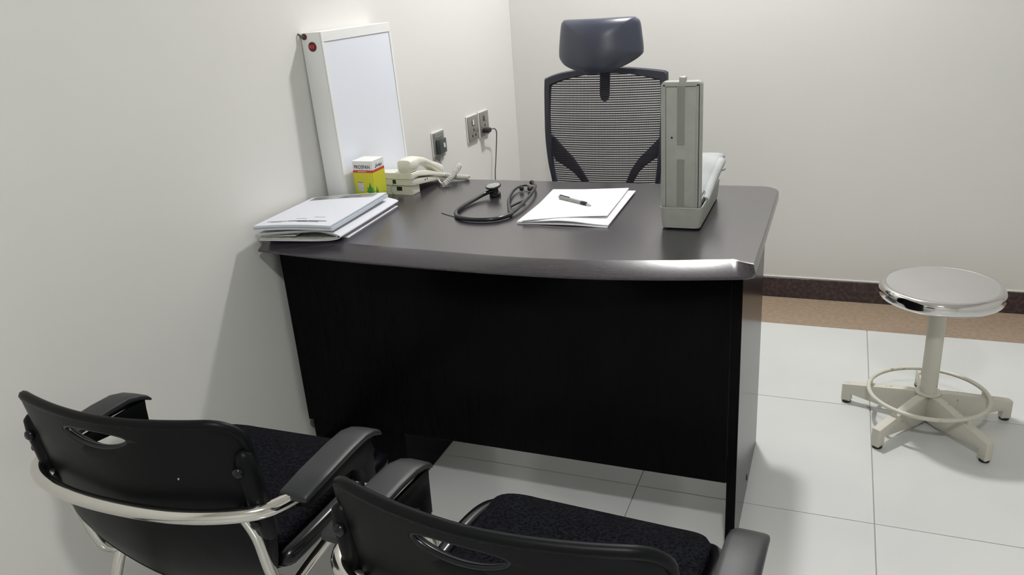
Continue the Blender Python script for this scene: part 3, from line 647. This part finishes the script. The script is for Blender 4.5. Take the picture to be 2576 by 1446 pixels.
# ------------------------------------------------------------------ visitor chairs
def shell(s, z, d=0):
    q = s/.216
    y = -.212-.042*(1-abs(q)**1.8)+.012*max(0, (abs(q)-.8)/.2)**2+(.765-z)*.13+.22*max(0, .52-z)**1.3*3
    return Vector((s, y+d, z))
def make_visitor(label, loc, rz):
    t = thing('visitor_chair', label, 'chair', loc, rz, 'black visitor chairs in front of the desk')
    # back shell with the grip slot
    zt, zb, hw0 = .765, .40, .216
    o = []
    def oc_(cx, cz, r, a0, a1, n):
        for k in range(n+1):
            a_ = math.radians(a0+(a1-a0)*k/n); o.append((cx+r*math.cos(a_), cz+r*math.sin(a_)))
    oc_(hw0-.040, zt-.040, .040, 0, 90, 8)
    for k in range(1, 16): xx = (hw0-.040)*(1-2*k/16); o.append((xx, zt+.0))
    oc_(-hw0+.040, zt-.040, .040, 90, 180, 8)
    sidel = cr([(-hw0, zt-.045, 0), (-hw0, .66, 0), (-hw0+.003, .58, 0), (-hw0+.014, .50, 0), (-hw0+.05, .435, 0), (-hw0+.11, .405, 0), (-.05, .395, 0), (0, .393, 0)], 4)
    o += [(v.x, v.y) for v in sidel[1:]]
    o += [(-v.x, v.y) for v in sidel[1:-1]][::-1]
    n = len(o); sc_ = (-.012, .735)
    ang = [math.atan2(p[1]-sc_[1], p[0]-sc_[0]) for p in o]
    slot = []
    for p in o:                 # matching slot points by direction from the slot centre
        dx, dz = p[0]-sc_[0], p[1]-sc_[1]; l = math.hypot(dx/.064, dz/.016)
        slot.append((sc_[0]+dx/l, sc_[1]+dz/l-.004*(1-(dx/l/.064)**2)+.002))
    fr_, bk = [], []
    T = (0, .02, .12, .3, .5, .7, .88, .98, 1)
    for f in T:
        fr_.append([((a_[0]*(1-f)+b_[0]*f), (a_[1]*(1-f)+b_[1]*f)) for a_, b_ in zip(slot, o)])
    th = .0075
    def thick(f): return th*(.55 if f in (0, 1) else 1)
    front = [[shell(p[0], p[1], thick(f)) for p in r] for f, r in zip(T, fr_)]
    back = [[shell(p[0], p[1], -thick(f)) for p in r] for f, r in zip(T, fr_)]
    MB().loft(front+back[::-1]+[front[0]], cap=False).build('back_shell', 'plastic', t, 50)
    # raised lips round the slot and along the top edge
    MB().tube([shell(p[0], p[1], -.003) for p in slot], .0042, 8, True).build('slot_lip', 'gloss', t, 80)
    MB().tube([shell(p[0], p[1], 0) for p in o], .0082, 8, True).build('shell_edge', 'plastic', t, 80)
    # padded front of the back
    bo = [(p[0]*.84, .46+(p[1]-.40)*.66) for p in o]
    MB().loft([[shell(p[0], p[1], .006) for p in bo], [shell(p[0]*.99, .58+(p[1]-.58)*.99, .020) for p in bo], [shell(p[0]*.93, .58+(p[1]-.58)*.93, .028) for p in bo], [shell(p[0]*.4, .58+(p[1]-.58)*.4, .032) for p in bo]]).build('back_pad', 'fabric', t, 60)
    # side brackets on the shell that hold the frame tubes
    for s in (-1, 1):
        bx_ = MB(); rg_ = []
        for (z_, w_, d_) in ((.716, .005, .005), (.708, .013, .012), (.68, .017, .017), (.60, .017, .018), (.555, .015, .015), (.545, .006, .006)):
            c_ = shell(s*.214, z_, -.008)
            rg_.append([c_+Vector((w_*math.cos(2*PI*k/12), d_*math.sin(2*PI*k/12), 0)) for k in range(12)])
        br = bx_.loft(rg_).build('frame_bracket', 'plastic', t, 60)
        for z_ in (.685, .585):
            MB().lathe([(.009, -.002), (.009, .003), (.006, .0055), (.001, .006)], shell(s*.210, z_, -.0215), 14, RX90).build('bolt_cap', 'gloss', t, 50).parent = br
    MB().lathe([(.0035, 0), (.004, .0006), (.001, .001)], shell(.112, .672, -.0062), 8, RX90).build('fleck', 'fleck', t)
    # chrome tube: arm to arm round the back
    bow = [(-.254, .02, .600), (-.256, -.05, .606), (-.257, -.12, .610), (-.252, -.165, .613), (-.230, -.206, .615), (-.18, -.236, .617), (-.10, -.256, .617), (0, -.262, .617)]
    bow = bow+[(-a_, b_, c_) for a_, b_, c_ in bow[:-1]][::-1]
    MB().tube(cr(bow, 6), .0118, 14).build('back_bow', 'chrome', t, 80)
    for s in (-1, 1):
        MB().tube(cr([(s*.258, .0, .600), (s*.256, .024, .588), (s*.254, .030, .56), (s*.252, .045, .45), (s*.252, .075, .20), (s*.252, .100, .004)], 7), .0112, 12).build('front_leg', 'chrome', t, 80)
        MB().tube(cr([(s*.197, -.214, .612), (s*.194, -.190, .55), (s*.192, -.175, .47), (s*.191, -.160, .425), (s*.190, -.125, .404), (s*.190, -.06, .410), (s*.190, .10, .420), (s*.215, .135, .41), (s*.245, .055, .415)], 7), .0105, 12).build('seat_tube', 'chrome', t, 80)
        MB().tube(cr([(s*.190, -.125, .402), (s*.194, -.150, .36), (s*.205, -.205, .22), (s*.215, -.265, .004)], 6), .0105, 12).build('rear_leg', 'chrome', t, 80)
        # armrest: flat blade that droops at the front, with a fin down to the tube
        rg_ = []
        for (y_, z_, w_, h_) in ((-.172, .616, .0245, .005), (-.168, .618, .0265, .007), (-.11, .621, .0275, .0075), (-.04, .623, .0275, .0075), (.005, .621, .027, .0075), (.032, .613, .026, .0070), (.052, .602, .0235, .006), (.062, .594, .018, .004)):
            ring = []
            for k in range(16):
                an = 2*PI*k/16; ca, sa = math.cos(an), math.sin(an)
                ring.append(Vector((s*.262+w_*math.copysign(abs(ca)**.45, ca), y_, z_+h_*math.copysign(abs(sa)**.6, sa)+.004)))
            rg_.append(ring)
        am = MB().loft(rg_).build('armrest', 'armpad', t, 45)
        MB().prism([(-.145, .613), (.044, .608), (.042, .590), (.040, .525), (.012, .525), (.004, .556), (-.025, .576), (-.08, .585), (-.15, .588)], -.0165, .0165, lambda p, z_, d: (s*.2555+d, p, z_), .004, 2).build('arm_support', 'plastic', t, 40).parent = am
    # seat: padded knit on a glossy shell
    so_ = rrect(-.212, .212, -.165, .215, (.05, .065, .065, .05), 8)
    def sr(z_, s_, wx=.90):
        out = []
        for (a_, b_) in so_:
            x_, y_ = a_*s_*wx, .02+(b_-.02)*s_
            drop = -.030*max(0, (y_-.12)/.095)**2+.010*(x_/.212)**2
            out.append(Vector((x_, y_, z_+drop+.017)))
        return out
    MB().loft([sr(.445, .955), sr(.450, .975), sr(.462, .985), sr(.470, .965), sr(.4735, .90), sr(.474, .6), sr(.472, .2)]).build('seat_pad', 'fabric', t, 60)
    MB().loft([sr(.418, .80, .98), sr(.420, .93, .98), sr(.428, .97, .98), sr(.440, .975, .98), sr(.4470, .965, .98), sr(.4475, .92, .96)]).build('seat_shell', 'gloss', t, 60)
    for s in (-1, 1):
        MB().tube(cr([(s*.185, -.150, .462), (s*.200, -.125, .471), (s*.206, -.04, .473), (s*.206, .08, .471), (s*.200, .15, .461), (s*.182, .186, .446), (s*.155, .196, .434)], 6), lambda u: .0165*min(1, .35+5*u, .35+5*(1-u)), 12).build('side_bolster', 'gloss', t, 80)
    return t
make_visitor('black visitor chair next to the left wall, further from the viewer', (.341, -2.357, 0), .012)
make_visitor('black visitor chair in front of the desk centre, cut by the lower frame edge', (.996, -2.437, 0), -.060)
